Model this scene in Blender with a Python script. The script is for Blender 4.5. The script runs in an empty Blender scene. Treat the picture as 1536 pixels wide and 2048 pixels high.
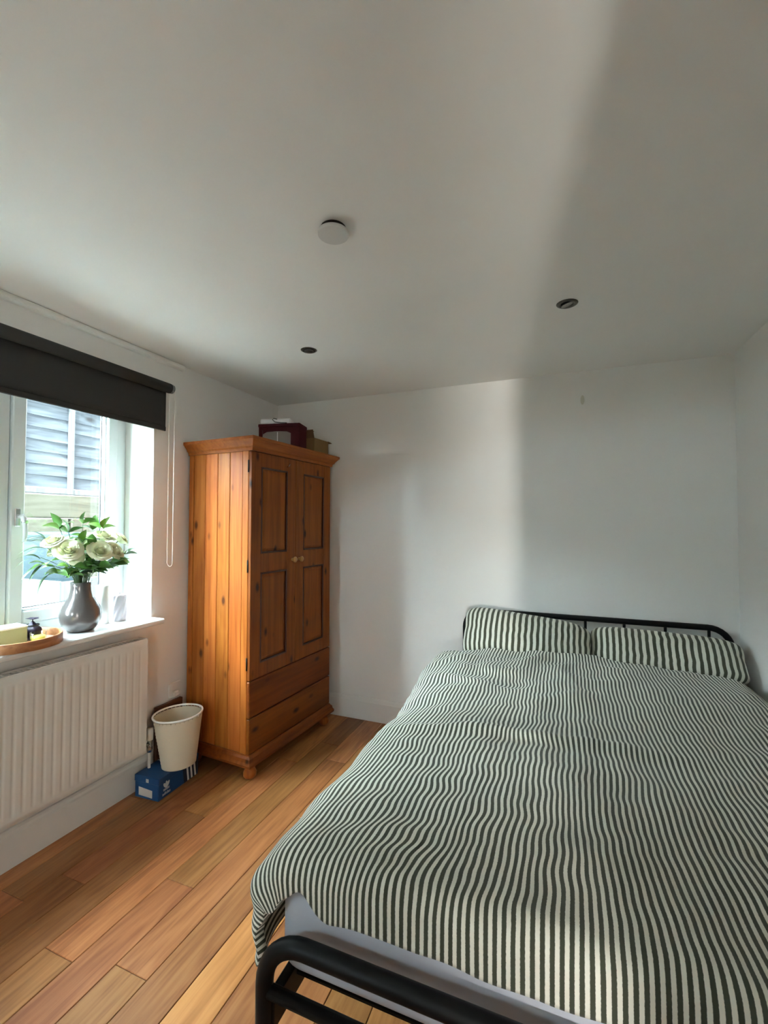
import bpy, bmesh, math, random
import numpy as np
from mathutils import Vector, Matrix, noise as mnoise

random.seed(7)
rng = np.random.default_rng(7)
SC = bpy.context.scene
COL = SC.collection
PI = math.pi

# ------------------------------------------------------------------ camera
YAW, PITCH, ROLL, FPX = 0.381186, 0.02754, 0.0026, 898.26
CAM_H = 1.43
def make_camera():
    cy, sy = math.cos(YAW), math.sin(YAW)
    f = Vector((-sy * math.cos(PITCH), cy * math.cos(PITCH), math.sin(PITCH)))
    r = Vector((cy, sy, 0)); u = r.cross(f)
    r2 = r * math.cos(ROLL) + u * math.sin(ROLL); u2 = u * math.cos(ROLL) - r * math.sin(ROLL)
    cd = bpy.data.cameras.new('camera'); co = bpy.data.objects.new('camera', cd); COL.objects.link(co)
    cd.sensor_fit = 'VERTICAL'; cd.sensor_height = 36.0; cd.lens = FPX / 2048 * 36.0
    cd.clip_start = 0.02
    m = Matrix(((r2.x, u2.x, -f.x, 0), (r2.y, u2.y, -f.y, 0), (r2.z, u2.z, -f.z, CAM_H), (0, 0, 0, 1)))
    co.matrix_world = m
    SC.camera = co
make_camera()

# ------------------------------------------------------------------ world, light, exposure
W = bpy.data.worlds.new('world'); SC.world = W; W.use_nodes = True
bg = W.node_tree.nodes['Background']
bg.inputs[0].default_value = (0.80, 0.95, 1.0, 1); bg.inputs[1].default_value = 1.6
SC.view_settings.view_transform = 'Standard'; SC.view_settings.look = 'None'
SC.view_settings.gamma = 1.0; SC.view_settings.use_curve_mapping = False
SC.view_settings.exposure = 1.5
try:
    SC.cycles.max_bounces = 16; SC.cycles.diffuse_bounces = 10; SC.cycles.glossy_bounces = 4
    SC.cycles.transparent_max_bounces = 12; SC.cycles.sample_clamp_indirect = 12.0
except Exception:
    pass

def portal(name, loc, rot, sx, sy):
    l = bpy.data.lights.new(name, 'AREA'); l.shape = 'RECTANGLE'; l.size = sx; l.size_y = sy
    l.cycles.is_portal = True
    o = bpy.data.objects.new(name, l); COL.objects.link(o); o.location = loc; o.rotation_euler = rot
    return o
# hazy low sun beyond the fence: a broad soft glow that falls in through the window
sl = bpy.data.lights.new('hazy_sun', 'SUN'); sl.energy = 82.0; sl.angle = math.radians(92); sl.color = (0.77, 0.94, 1.0)
so = bpy.data.objects.new('hazy_sun', sl); COL.objects.link(so)
SUN_EL = math.radians(40); SUN_AZ = Vector((0.46, 0.888, 0)).normalized()
so.rotation_euler = Vector((SUN_AZ.x * math.cos(SUN_EL), SUN_AZ.y * math.cos(SUN_EL), -math.sin(SUN_EL))).to_track_quat('-Z', 'Y').to_euler()
# sky portal at the window (light only samples the world through it)
portal('window_portal', (-2.452, 1.2, 1.53), (0, -PI / 2, 0), 1.26, 1.31)
# bulb in the hall, shining through the door that stands ajar behind the camera
pl = bpy.data.lights.new('hall_bulb', 'POINT'); pl.energy = 230; pl.shadow_soft_size = 0.035; pl.color = (1.0, 0.97, 0.91)
po = bpy.data.objects.new('hall_bulb', pl); COL.objects.link(po); po.location = (0.883, -3.5, 1.3)

# ------------------------------------------------------------------ materials
def nmat(name):
    m = bpy.data.materials.new(name); m.use_nodes = True
    return m, m.node_tree, m.node_tree.nodes['Principled BSDF']
def plain(name, col, rough=0.5, metal=0.0, spec=None, bump=0.0, bscale=200.0, sheen=0.0):
    m, nt, b = nmat(name)
    b.inputs['Base Color'].default_value = (*col, 1); b.inputs['Roughness'].default_value = rough
    b.inputs['Metallic'].default_value = metal
    if spec is not None: b.inputs['Specular IOR Level'].default_value = spec
    if sheen: b.inputs['Sheen Weight'].default_value = sheen
    if bump:
        tc = nt.nodes.new('ShaderNodeTexCoord'); n = nt.nodes.new('ShaderNodeTexNoise'); bp = nt.nodes.new('ShaderNodeBump')
        n.inputs['Scale'].default_value = bscale; n.inputs['Detail'].default_value = 3
        bp.inputs['Strength'].default_value = bump; bp.inputs['Distance'].default_value = 0.002
        nt.links.new(tc.outputs['Object'], n.inputs['Vector']); nt.links.new(n.outputs['Fac'], bp.inputs['Height'])
        nt.links.new(bp.outputs['Normal'], b.inputs['Normal'])
    return m
def wood(name, c1, c2, c3, axis=2, rough=0.4, fine=26.0, knots=0.0, kcol=(0.05, 0.015, 0.004), tint=0.25, knot_scale=5.0, coat=0.0, figure=1.0):
    """grain along local axis; tone varies from one object to the next"""
    m, nt, b = nmat(name); N = nt.nodes.new; L = nt.links.new
    tc = N('ShaderNodeTexCoord'); oi = N('ShaderNodeObjectInfo')
    cmb = N('ShaderNodeVectorMath'); cmb.operation = 'MULTIPLY_ADD'
    cx = N('ShaderNodeCombineXYZ')
    for i in range(3): L(oi.outputs['Random'], cx.inputs[i])
    cmb.inputs[1].default_value = (31.7, 17.3, 43.1); L(cx.outputs[0], cmb.inputs[0]); L(tc.outputs['Object'], cmb.inputs[2])
    mp = N('ShaderNodeMapping'); s = [fine, fine, fine]; s[axis] = fine * 0.045; mp.inputs['Scale'].default_value = s
    L(cmb.outputs[0], mp.inputs['Vector'])
    n1 = N('ShaderNodeTexNoise'); n1.inputs['Scale'].default_value = 1.6; n1.inputs['Detail'].default_value = 6; n1.inputs['Distortion'].default_value = 0.6
    L(mp.outputs[0], n1.inputs['Vector'])
    mp2 = N('ShaderNodeMapping'); s2 = [5.5, 5.5, 5.5]; s2[axis] = 0.8; mp2.inputs['Scale'].default_value = s2
    L(cmb.outputs[0], mp2.inputs['Vector'])
    n2 = N('ShaderNodeTexNoise'); n2.inputs['Scale'].default_value = 1.0; n2.inputs['Detail'].default_value = 3; n2.inputs['Distortion'].default_value = 0.9
    L(mp2.outputs[0], n2.inputs['Vector'])
    wv = N('ShaderNodeMath'); wv.operation = 'MULTIPLY'; wv.inputs[1].default_value = 46.0; L(n2.outputs['Fac'], wv.inputs[0])
    sn = N('ShaderNodeMath'); sn.operation = 'SINE'; L(wv.outputs[0], sn.inputs[0])
    mx = N('ShaderNodeMath'); mx.operation = 'MULTIPLY_ADD'; mx.inputs[1].default_value = 0.085 * figure; L(sn.outputs[0], mx.inputs[0]); L(n1.outputs['Fac'], mx.inputs[2])
    rp = N('ShaderNodeValToRGB'); e = rp.color_ramp.elements
    e[0].position = 0.30; e[0].color = (*c1, 1); e[1].position = 0.72; e[1].color = (*c3, 1)
    k = e.new(0.5); k.color = (*c2, 1)
    L(mx.outputs[0], rp.inputs[0])
    hv = N('ShaderNodeHueSaturation')
    mr = N('ShaderNodeMapRange'); mr.inputs[3].default_value = 1 - tint; mr.inputs[4].default_value = 1 + tint; L(oi.outputs['Random'], mr.inputs[0])
    L(mr.outputs[0], hv.inputs['Value']); L(rp.outputs[0], hv.inputs['Color'])
    r2 = N('ShaderNodeMath'); r2.operation = 'MULTIPLY'; r2.inputs[1].default_value = 37.77; L(oi.outputs['Random'], r2.inputs[0])
    fr = N('ShaderNodeMath'); fr.operation = 'FRACT'; L(r2.outputs[0], fr.inputs[0])
    mh = N('ShaderNodeMapRange'); mh.inputs[3].default_value = 0.5 - 0.05 * tint; mh.inputs[4].default_value = 0.5 + 0.012 * tint; L(fr.outputs[0], mh.inputs[0]); L(mh.outputs[0], hv.inputs['Hue'])
    col = hv.outputs[0]
    if knots:
        mk = N('ShaderNodeMapping'); sk = [knot_scale] * 3; sk[axis] = knot_scale * 0.5; mk.inputs['Scale'].default_value = sk
        L(cmb.outputs[0], mk.inputs['Vector'])
        vo = N('ShaderNodeTexVoronoi'); vo.inputs['Scale'].default_value = 1.0; L(mk.outputs[0], vo.inputs['Vector'])
        kr = N('ShaderNodeMapRange'); kr.inputs[1].default_value = 0.05 * knots; kr.inputs[2].default_value = 0.13 * knots; kr.inputs[3].default_value = 1; kr.inputs[4].default_value = 0
        L(vo.outputs['Distance'], kr.inputs[0])
        mc = N('ShaderNodeMix'); mc.data_type = 'RGBA'; L(kr.outputs[0], mc.inputs[0]); L(col, mc.inputs[6]); mc.inputs[7].default_value = (*kcol, 1)
        col = mc.outputs[2]
    L(col, b.inputs['Base Color']); b.inputs['Roughness'].default_value = rough
    if rough >= .42 and axis != 1 or 'pine' in name: b.inputs['Specular IOR Level'].default_value = 0.22
    if coat: b.inputs['Coat Weight'].default_value = coat; b.inputs['Coat Roughness'].default_value = 0.25
    bp = N('ShaderNodeBump'); bp.inputs['Strength'].default_value = 0.12; bp.inputs['Distance'].default_value = 0.002
    L(n1.outputs['Fac'], bp.inputs['Height']); L(bp.outputs['Normal'], b.inputs['Normal'])
    return m
def stripes(name, period, light, dark, duty=0.5, warp=0.0):
    """woven stripes along UV x (metres)"""
    m, nt, b = nmat(name); N = nt.nodes.new; L = nt.links.new
    tc = N('ShaderNodeTexCoord'); sp = N('ShaderNodeSeparateXYZ'); L(tc.outputs['UV'], sp.inputs[0])
    ns = N('ShaderNodeTexNoise'); ns.inputs['Scale'].default_value = 220; L(tc.outputs['UV'], ns.inputs['Vector'])
    mu = N('ShaderNodeMath'); mu.operation = 'MULTIPLY'; mu.inputs[1].default_value = 1 / period; L(sp.outputs[0], mu.inputs[0])
    pp = N('ShaderNodeMath'); pp.operation = 'PINGPONG'; pp.inputs[1].default_value = 0.5; L(mu.outputs[0], pp.inputs[0])
    ad = N('ShaderNodeMath'); ad.operation = 'MULTIPLY_ADD'; ad.inputs[1].default_value = 0.09; L(ns.outputs['Fac'], ad.inputs[0]); L(pp.outputs[0], ad.inputs[2])
    mr = N('ShaderNodeMapRange'); mr.inputs[1].default_value = duty / 2 - 0.03 + 0.045; mr.inputs[2].default_value = duty / 2 + 0.03 + 0.045; L(ad.outputs[0], mr.inputs[0])
    mc = N('ShaderNodeMix'); mc.data_type = 'RGBA'; L(mr.outputs[0], mc.inputs[0]); mc.inputs[6].default_value = (*dark, 1); mc.inputs[7].default_value = (*light, 1)
    L(mc.outputs[2], b.inputs['Base Color']); b.inputs['Roughness'].default_value = 0.9; b.inputs['Specular IOR Level'].default_value = 0.15
    b.inputs['Sheen Weight'].default_value = 0.15
    n2 = N('ShaderNodeTexNoise'); n2.inputs['Scale'].default_value = 18; n2.inputs['Detail'].default_value = 5; L(tc.outputs['UV'], n2.inputs['Vector'])
    bp = N('ShaderNodeBump'); bp.inputs['Strength'].default_value = 0.35; bp.inputs['Distance'].default_value = 0.012
    L(n2.outputs['Fac'], bp.inputs['Height']); L(bp.outputs['Normal'], b.inputs['Normal'])
    return m
def paint(name, col, rough=0.75):
    """emulsion with faint roller stipple"""
    m, nt, b = nmat(name); N = nt.nodes.new; L = nt.links.new
    tc = N('ShaderNodeTexCoord'); n = N('ShaderNodeTexNoise'); n.inputs['Scale'].default_value = 1.3; n.inputs['Detail'].default_value = 4
    L(tc.outputs['Object'], n.inputs['Vector'])
    rp = N('ShaderNodeValToRGB'); e = rp.color_ramp.elements
    e[0].position = 0.35; e[0].color = (*[c * 0.965 for c in col], 1); e[1].position = 0.65; e[1].color = (*col, 1)
    L(n.outputs['Fac'], rp.inputs[0]); L(rp.outputs[0], b.inputs['Base Color'])
    n2 = N('ShaderNodeTexNoise'); n2.inputs['Scale'].default_value = 350; L(tc.outputs['Object'], n2.inputs['Vector'])
    bp = N('ShaderNodeBump'); bp.inputs['Strength'].default_value = 0.05; bp.inputs['Distance'].default_value = 0.002
    L(n2.outputs['Fac'], bp.inputs['Height']); L(bp.outputs['Normal'], b.inputs['Normal'])
    b.inputs['Roughness'].default_value = rough; b.inputs['Specular IOR Level'].default_value = 0.25
    return m
def glassmat(name, tint=(1, 1, 1), frost=0.0):
    m = bpy.data.materials.new(name); m.use_nodes = True; nt = m.node_tree; nt.nodes.clear(); N = nt.nodes.new
    o = N('ShaderNodeOutputMaterial'); t = N('ShaderNodeBsdfTransparent'); g = N('ShaderNodeBsdfGlossy'); mx = N('ShaderNodeMixShader'); fr = N('ShaderNodeFresnel')
    t.inputs[0].default_value = (*tint, 1); g.inputs['Roughness'].default_value = 0.02
    nt.nodes.remove(fr); lw = N('ShaderNodeLayerWeight'); lw.inputs['Blend'].default_value = 0.5
    pw = N('ShaderNodeMath'); pw.operation = 'POWER'; pw.inputs[1].default_value = 5.0; ma = N('ShaderNodeMath'); ma.operation = 'MULTIPLY_ADD'; ma.inputs[1].default_value = 0.9; ma.inputs[2].default_value = 0.035
    nt.links.new(lw.outputs['Facing'], pw.inputs[0]); nt.links.new(pw.outputs[0], ma.inputs[0]); nt.links.new(ma.outputs[0], mx.inputs[0])
    nt.links.new(t.outputs[0], mx.inputs[1]); nt.links.new(g.outputs[0], mx.inputs[2])
    nt.links.new(mx.outputs[0], o.inputs[0])
    return m

M = {}
M['wall'] = paint('wall_paint', (0.83, 0.825, 0.805))
M['ceiling'] = paint('ceiling_paint', (0.84, 0.835, 0.815))
M['gloss'] = plain('white_gloss_paint', (0.80, 0.795, 0.77), 0.35)
M['upvc'] = plain('white_upvc', (0.74, 0.79, 0.80), 0.28)
M['gasket'] = plain('dark_gasket', (0.03, 0.035, 0.04), 0.6)
M['sill'] = plain('white_sill', (0.82, 0.83, 0.83), 0.25)
M['rad'] = plain('radiator_enamel', (0.72, 0.70, 0.665), 0.4)
M['radin'] = plain('radiator_inside', (0.35, 0.34, 0.33), 0.6)
M['oak'] = wood('oak_floor', (0.26, 0.100, 0.027), (0.35, 0.145, 0.041), (0.42, 0.190, 0.060), axis=1, rough=0.42, fine=36, tint=0.27, figure=1.0)
M['gap'] = plain('dark_subfloor', (0.02, 0.012, 0.008), 0.9)
M['pine'] = wood('pine_stained_lit', (0.30, 0.080, 0.012), (0.39, 0.118, 0.020), (0.47, 0.160, 0.032), axis=2, rough=0.38, fine=22, knots=1.3, kcol=(0.085, 0.018, 0.003), tint=0.14, knot_scale=9.5, figure=.6)  # wardrobe pine, lighter copy carrying the light on its end boards
M['pine_h'] = wood('pine_across_shaded', (0.14, 0.034, 0.0035), (0.19, 0.049, 0.005), (0.235, 0.066, 0.007), axis=1, rough=0.5, fine=20, knots=1.45, kcol=(0.022, 0.004, 0.001), tint=0.10, knot_scale=9.0, figure=.5)  # same pine with grain across, darkened to carry the front's shade
M['pine_d'] = wood('pine_door_shaded', (0.165, 0.042, 0.0045), (0.215, 0.059, 0.006), (0.26, 0.077, 0.008), axis=2, rough=0.5, fine=20, knots=1.45, kcol=(0.022, 0.004, 0.001), tint=0.10, knot_scale=10.0, figure=.5)  # same pine, shade on the doors put into a darker colour
M['pine_c'] = wood('pine_cornice_half_shaded', (0.21, 0.052, 0.008), (0.27, 0.074, 0.012), (0.33, 0.10, 0.018), axis=1, rough=0.42, fine=20, tint=0.05, figure=.4)  # mid tone, front shade partly painted into the cornice colour
M['pine_x'] = wood('pine_stained_deep', (0.26, 0.065, 0.012), (0.40, 0.12, 0.024), (0.5, 0.17, 0.04), axis=0, rough=0.33, fine=34, tint=0.08, coat=0.25)
M['stain'] = plain('dark_wood_stain', (0.05, 0.008, 0.002), 0.4)
M['knob'] = plain('pale_wood_knob', (0.36, 0.19, 0.055), 0.35)
M['hinge'] = plain('dark_hinge', (0.015, 0.012, 0.010), 0.45, 0.6)
M['black'] = plain('black_powder_coat', (0.004, 0.004, 0.0045), 0.5, spec=0.25)
M['duvet'] = stripes('green_striped_cotton', 0.0158, (0.76, 0.75, 0.66), (0.060, 0.066, 0.046), 0.52)
M['pillow'] = stripes('wide_green_striped_cotton', 0.0335, (0.68, 0.67, 0.58), (0.066, 0.069, 0.046), 0.50)
M['sheet'] = plain('grey_sheet', (0.50, 0.52, 0.585), 0.9, spec=0.1, bump=0.2, bscale=60)
M['blind'] = plain('charcoal_blind', (0.045, 0.045, 0.045), 0.85, spec=0.2, bump=0.15, bscale=500)
M['chain'] = plain('white_plastic', (0.80, 0.78, 0.74), 0.4)
M['nickel'] = plain('dark_nickel', (0.10, 0.095, 0.085), 0.32, 0.85)
M['lens'] = plain('lamp_lens', (0.34, 0.33, 0.31), 0.25)
M['dark'] = plain('dark_void', (0.008, 0.008, 0.008), 0.9)
M['chrome'] = plain('brushed_metal', (0.52, 0.53, 0.54), 0.25, 1.0)
M['vase'] = plain('lustre_glaze', (0.155, 0.145, 0.145), 0.20, 0.45)
M['petal'] = plain('white_petal', (0.80, 0.81, 0.60), 0.65, spec=0.2)
M['leaf'] = plain('leaf_green', (0.075, 0.20, 0.035), 0.45)
M['leaf2'] = plain('leaf_bright', (0.16, 0.36, 0.05), 0.45)
M['leaf3'] = plain('leaf_greyish', (0.10, 0.19, 0.10), 0.5)
M['stem'] = plain('stem_green', (0.05, 0.10, 0.03), 0.55)
M['candle'] = plain('white_wax', (0.80, 0.80, 0.79), 0.45)
M['candle2'] = plain('lilac_wax', (0.60, 0.565, 0.62), 0.5)
M['tray'] = wood('tray_wood', (0.30, 0.12, 0.045), (0.42, 0.19, 0.08), (0.5, 0.25, 0.11), axis=1, rough=0.4, fine=30, tint=0.05)
M['tray_in'] = plain('tray_inside', (0.58, 0.47, 0.36), 0.5)
M['pages'] = plain('pale_card', (0.78, 0.80, 0.76), 0.6)
M['sage'] = plain('sage_card', (0.33, 0.36, 0.20), 0.55)
M['plum'] = plain('plum_fabric', (0.028, 0.018, 0.045), 0.55)
M['glass'] = glassmat('window_glass', (0.97, 0.99, 0.985))
M['yglass'] = glassmat('votive_glass', (0.97, 0.98, 0.88))
M['wax'] = plain('yellow_wax', (0.60, 0.58, 0.16), 0.45)
M['blue'] = plain('blue_card', (0.004, 0.055, 0.17), 0.5)
M['navy'] = plain('navy_print', (0.004, 0.010, 0.035), 0.55)
M['white'] = plain('white_print', (0.72, 0.72, 0.72), 0.55)
M['label'] = plain('label_paper', (0.55, 0.50, 0.45), 0.6)
M['wicker'] = plain('cream_weave', (0.66, 0.58, 0.44), 0.75, bump=0.6, bscale=120)
M['rim'] = plain('white_rim', (0.86, 0.84, 0.80), 0.45)
M['maroon'] = plain('maroon_card', (0.060, 0.003, 0.007), 0.6, spec=0.2)
M['winplastic'] = plain('cloudy_plastic', (0.24, 0.20, 0.175), 0.3)
M['card'] = plain('brown_cardboard', (0.21, 0.12, 0.042), 0.8)
M['cardin'] = plain('cardboard_inside', (0.14, 0.075, 0.028), 0.85)
M['router'] = plain('white_router', (0.84, 0.84, 0.86), 0.4)
M['cable'] = plain('black_cable', (0.01, 0.01, 0.01), 0.5)
M['board'] = wood('dark_board', (0.05, 0.018, 0.006), (0.085, 0.03, 0.011), (0.12, 0.045, 0.016), axis=1, rough=0.5, fine=30, tint=0.05)
M['fence'] = wood('weathered_fence', (0.042, 0.046, 0.056), (0.064, 0.07, 0.082), (0.09, 0.096, 0.108), axis=1, rough=0.85, fine=22, knots=0.9, kcol=(0.03, 0.028, 0.03), tint=0.12, knot_scale=4)
M['fence_v'] = wood('weathered_batten', (0.095, 0.10, 0.105), (0.12, 0.125, 0.13), (0.14, 0.145, 0.15), axis=2, rough=0.85, fine=22, tint=0.06)
M['sleeper'] = wood('pale_sleeper', (0.040, 0.036, 0.024), (0.060, 0.055, 0.038), (0.078, 0.072, 0.054), axis=1, rough=0.9, fine=14, knots=0.7, kcol=(0.035, 0.03, 0.02), tint=0.10, knot_scale=3)
M['paving'] = plain('grey_paving', (0.38, 0.38, 0.37), 0.9, bump=0.3, bscale=30)
M['bin'] = plain('pale_blue_plastic', (0.030, 0.056, 0.072), 0.45)
M['planter'] = wood('planter_board', (0.055, 0.053, 0.049), (0.078, 0.075, 0.069), (0.095, 0.092, 0.086), axis=2, rough=0.9, fine=18, tint=0.10)

# ------------------------------------------------------------------ mesh builder
class MB:
    def __init__(s): s.v = []; s.f = []; s.mi = []; s.sm = []; s.uv = None
    def add(s, vs, fs, mi=0, smooth=False):
        o = len(s.v); s.v += [tuple(v) for v in vs]
        for f in fs: s.f.append(tuple(i + o for i in f)); s.mi.append(mi); s.sm.append(smooth)
        return s
    def box(s, x0, x1, y0, y1, z0, z1, b=0.0, mi=0):
        if x0 > x1: x0, x1 = x1, x0
        if y0 > y1: y0, y1 = y1, y0
        if z0 > z1: z0, z1 = z1, z0
        b = min(b, (x1 - x0) * .45, (y1 - y0) * .45, (z1 - z0) * .45)
        if b <= 0:
            vs = [(x, y, z) for x in (x0, x1) for y in (y0, y1) for z in (z0, z1)]
            fs = [(0, 1, 3, 2), (4, 6, 7, 5), (0, 4, 5, 1), (2, 3, 7, 6), (0, 2, 6, 4), (1, 5, 7, 3)]
            return s.add(vs, fs, mi)
        bm = bmesh.new()
        vv = [bm.verts.new((x, y, z)) for x in (x0, x1) for y in (y0, y1) for z in (z0, z1)]
        for f in [(0, 1, 3, 2), (4, 6, 7, 5), (0, 4, 5, 1), (2, 3, 7, 6), (0, 2, 6, 4), (1, 5, 7, 3)]: bm.faces.new([vv[i] for i in f])
        bmesh.ops.bevel(bm, geom=bm.edges[:], offset=b, segments=1, affect='EDGES', profile=0.5)
        bm.verts.index_update()
        s.add([v.co for v in bm.verts], [[v.index for v in f.verts] for f in bm.faces], mi); bm.free()
        return s
    def prism(s, poly, z0, z1, mi=0, axis=2):
        """extrude a polygon (list of 2D) along axis"""
        n = len(poly)
        def P(p, z): return {2: (p[0], p[1], z), 0: (z, p[0], p[1]), 1: (p[0], z, p[1])}[axis]
        vs = [P(p, z0) for p in poly] + [P(p, z1) for p in poly]
        fs = [tuple(range(n))[::-1], tuple(range(n, 2 * n))] + [(i, (i + 1) % n, n + (i + 1) % n, n + i) for i in range(n)]
        return s.add(vs, fs, mi)
    def lathe(s, prof, n=32, c=(0, 0, 0), mi=0, caps=(True, True), smooth=True, mat=None):
        vs = []; fs = []
        for r, z in prof:
            for i in range(n):
                a = 2 * PI * i / n; vs.append((c[0] + r * math.cos(a), c[1] + r * math.sin(a), c[2] + z))
        m = len(prof)
        for j in range(m - 1):
            for i in range(n):
                k = (i + 1) % n; fs.append((j * n + i, j * n + k, (j + 1) * n + k, (j + 1) * n + i))
        if mat is not None: vs = [tuple(mat @ Vector(v)) for v in vs]
        s.add(vs, fs, mi, smooth)
        o = len(s.v) - len(vs)
        if caps[0]: s.f.append(tuple(o + i for i in range(n))[::-1]); s.mi.append(mi); s.sm.append(False)
        if caps[1]: s.f.append(tuple(o + (m - 1) * n + i for i in range(n))); s.mi.append(mi); s.sm.append(False)
        return s
    def tube(s, pts, r, n=10, mi=0, caps=True, closed=False):
        pts = [Vector(p) for p in pts]; m = len(pts); rs = r if isinstance(r, (list, tuple)) else [r] * m
        vs = []; fs = []; up = None
        for i, p in enumerate(pts):
            if closed: t = (pts[(i + 1) % m] - pts[i - 1]).normalized()
            else: t = (pts[min(i + 1, m - 1)] - pts[max(i - 1, 0)]).normalized()
            if up is None:
                up = Vector((0, 0, 1)) if abs(t.z) < 0.9 else Vector((1, 0, 0))
            a = t.cross(up)
            if a.length < 1e-5: a = t.cross(Vector((0, 1, 0)))
            a.normalize(); bvec = a.cross(t).normalized(); up = bvec
            for k in range(n):
                an = 2 * PI * k / n; vs.append(p + (a * math.cos(an) + bvec * math.sin(an)) * rs[i])
        for i in range(m if closed else m - 1):
            j = (i + 1) % m
            for k in range(n):
                l = (k + 1) % n; fs.append((i * n + k, i * n + l, j * n + l, j * n + k))
        s.add(vs, fs, mi, True)
        if caps and not closed:
            o = len(s.v) - len(vs)
            s.f.append(tuple(o + k for k in range(n))[::-1]); s.mi.append(mi); s.sm.append(False)
            s.f.append(tuple(o + (m - 1) * n + k for k in range(n))); s.mi.append(mi); s.sm.append(False)
        return s
    def grid(s, P, mi=0, smooth=True, closed_u=False):
        """P: array (nu, nv, 3)"""
        nu, nv = P.shape[:2]
        vs = P.reshape(-1, 3).tolist(); fs = []
        for i in range(nu if closed_u else nu - 1):
            k = (i + 1) % nu
            for j in range(nv - 1): fs.append((i * nv + j, k * nv + j, k * nv + j + 1, i * nv + j + 1))
        return s.add(vs, fs, mi, smooth)
    def xf(s, mat): s.v = [tuple(mat @ Vector(v)) for v in s.v]; return s
    def mesh(s, name, mats):
        me = bpy.data.meshes.new(name); me.from_pydata(s.v, [], s.f); me.update()
        if not isinstance(mats, (list, tuple)): mats = [mats]
        for m in mats: me.materials.append(M[m] if isinstance(m, str) else m)
        me.polygons.foreach_set('material_index', s.mi); me.polygons.foreach_set('use_smooth', s.sm)
        bm = bmesh.new(); bm.from_mesh(me); bmesh.ops.recalc_face_normals(bm, faces=bm.faces); bm.to_mesh(me); bm.free()
        return me
    def build(s, name, mats, parent=None, loc=None, rot=None):
        o = bpy.data.objects.new(name, s.mesh(name, mats)); COL.objects.link(o)
        if parent is not None: o.parent = parent
        if loc is not None: o.location = loc
        if rot is not None: o.rotation_euler = rot
        return o
def link(name, me, parent=None, loc=(0, 0, 0), rot=(0, 0, 0), scale=(1, 1, 1)):
    o = bpy.data.objects.new(name, me); COL.objects.link(o); o.parent = parent
    o.location = loc; o.rotation_euler = rot; o.scale = scale; return o
def tag(o, label, cat, group=None):
    o['label'] = label; o['category'] = cat
    if group: o['group'] = group
    return o
def struct(o, label=None):
    o['kind'] = 'structure'
    if label: o['label'] = label
    return o
def thing(name, label, cat, loc=(0, 0, 0), rot=(0, 0, 0), group=None):
    o = bpy.data.objects.new(name, None); COL.objects.link(o); o.location = loc; o.rotation_euler = rot
    o.empty_display_size = 0.1
    return tag(o, label, cat, group)
def nz(x, y, z=0.0): return mnoise.noise(Vector((x, y, z)))
def smooth(a, b, x):
    t = np.clip((x - a) / (b - a), 0, 1); return t * t * (3 - 2 * t)

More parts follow.
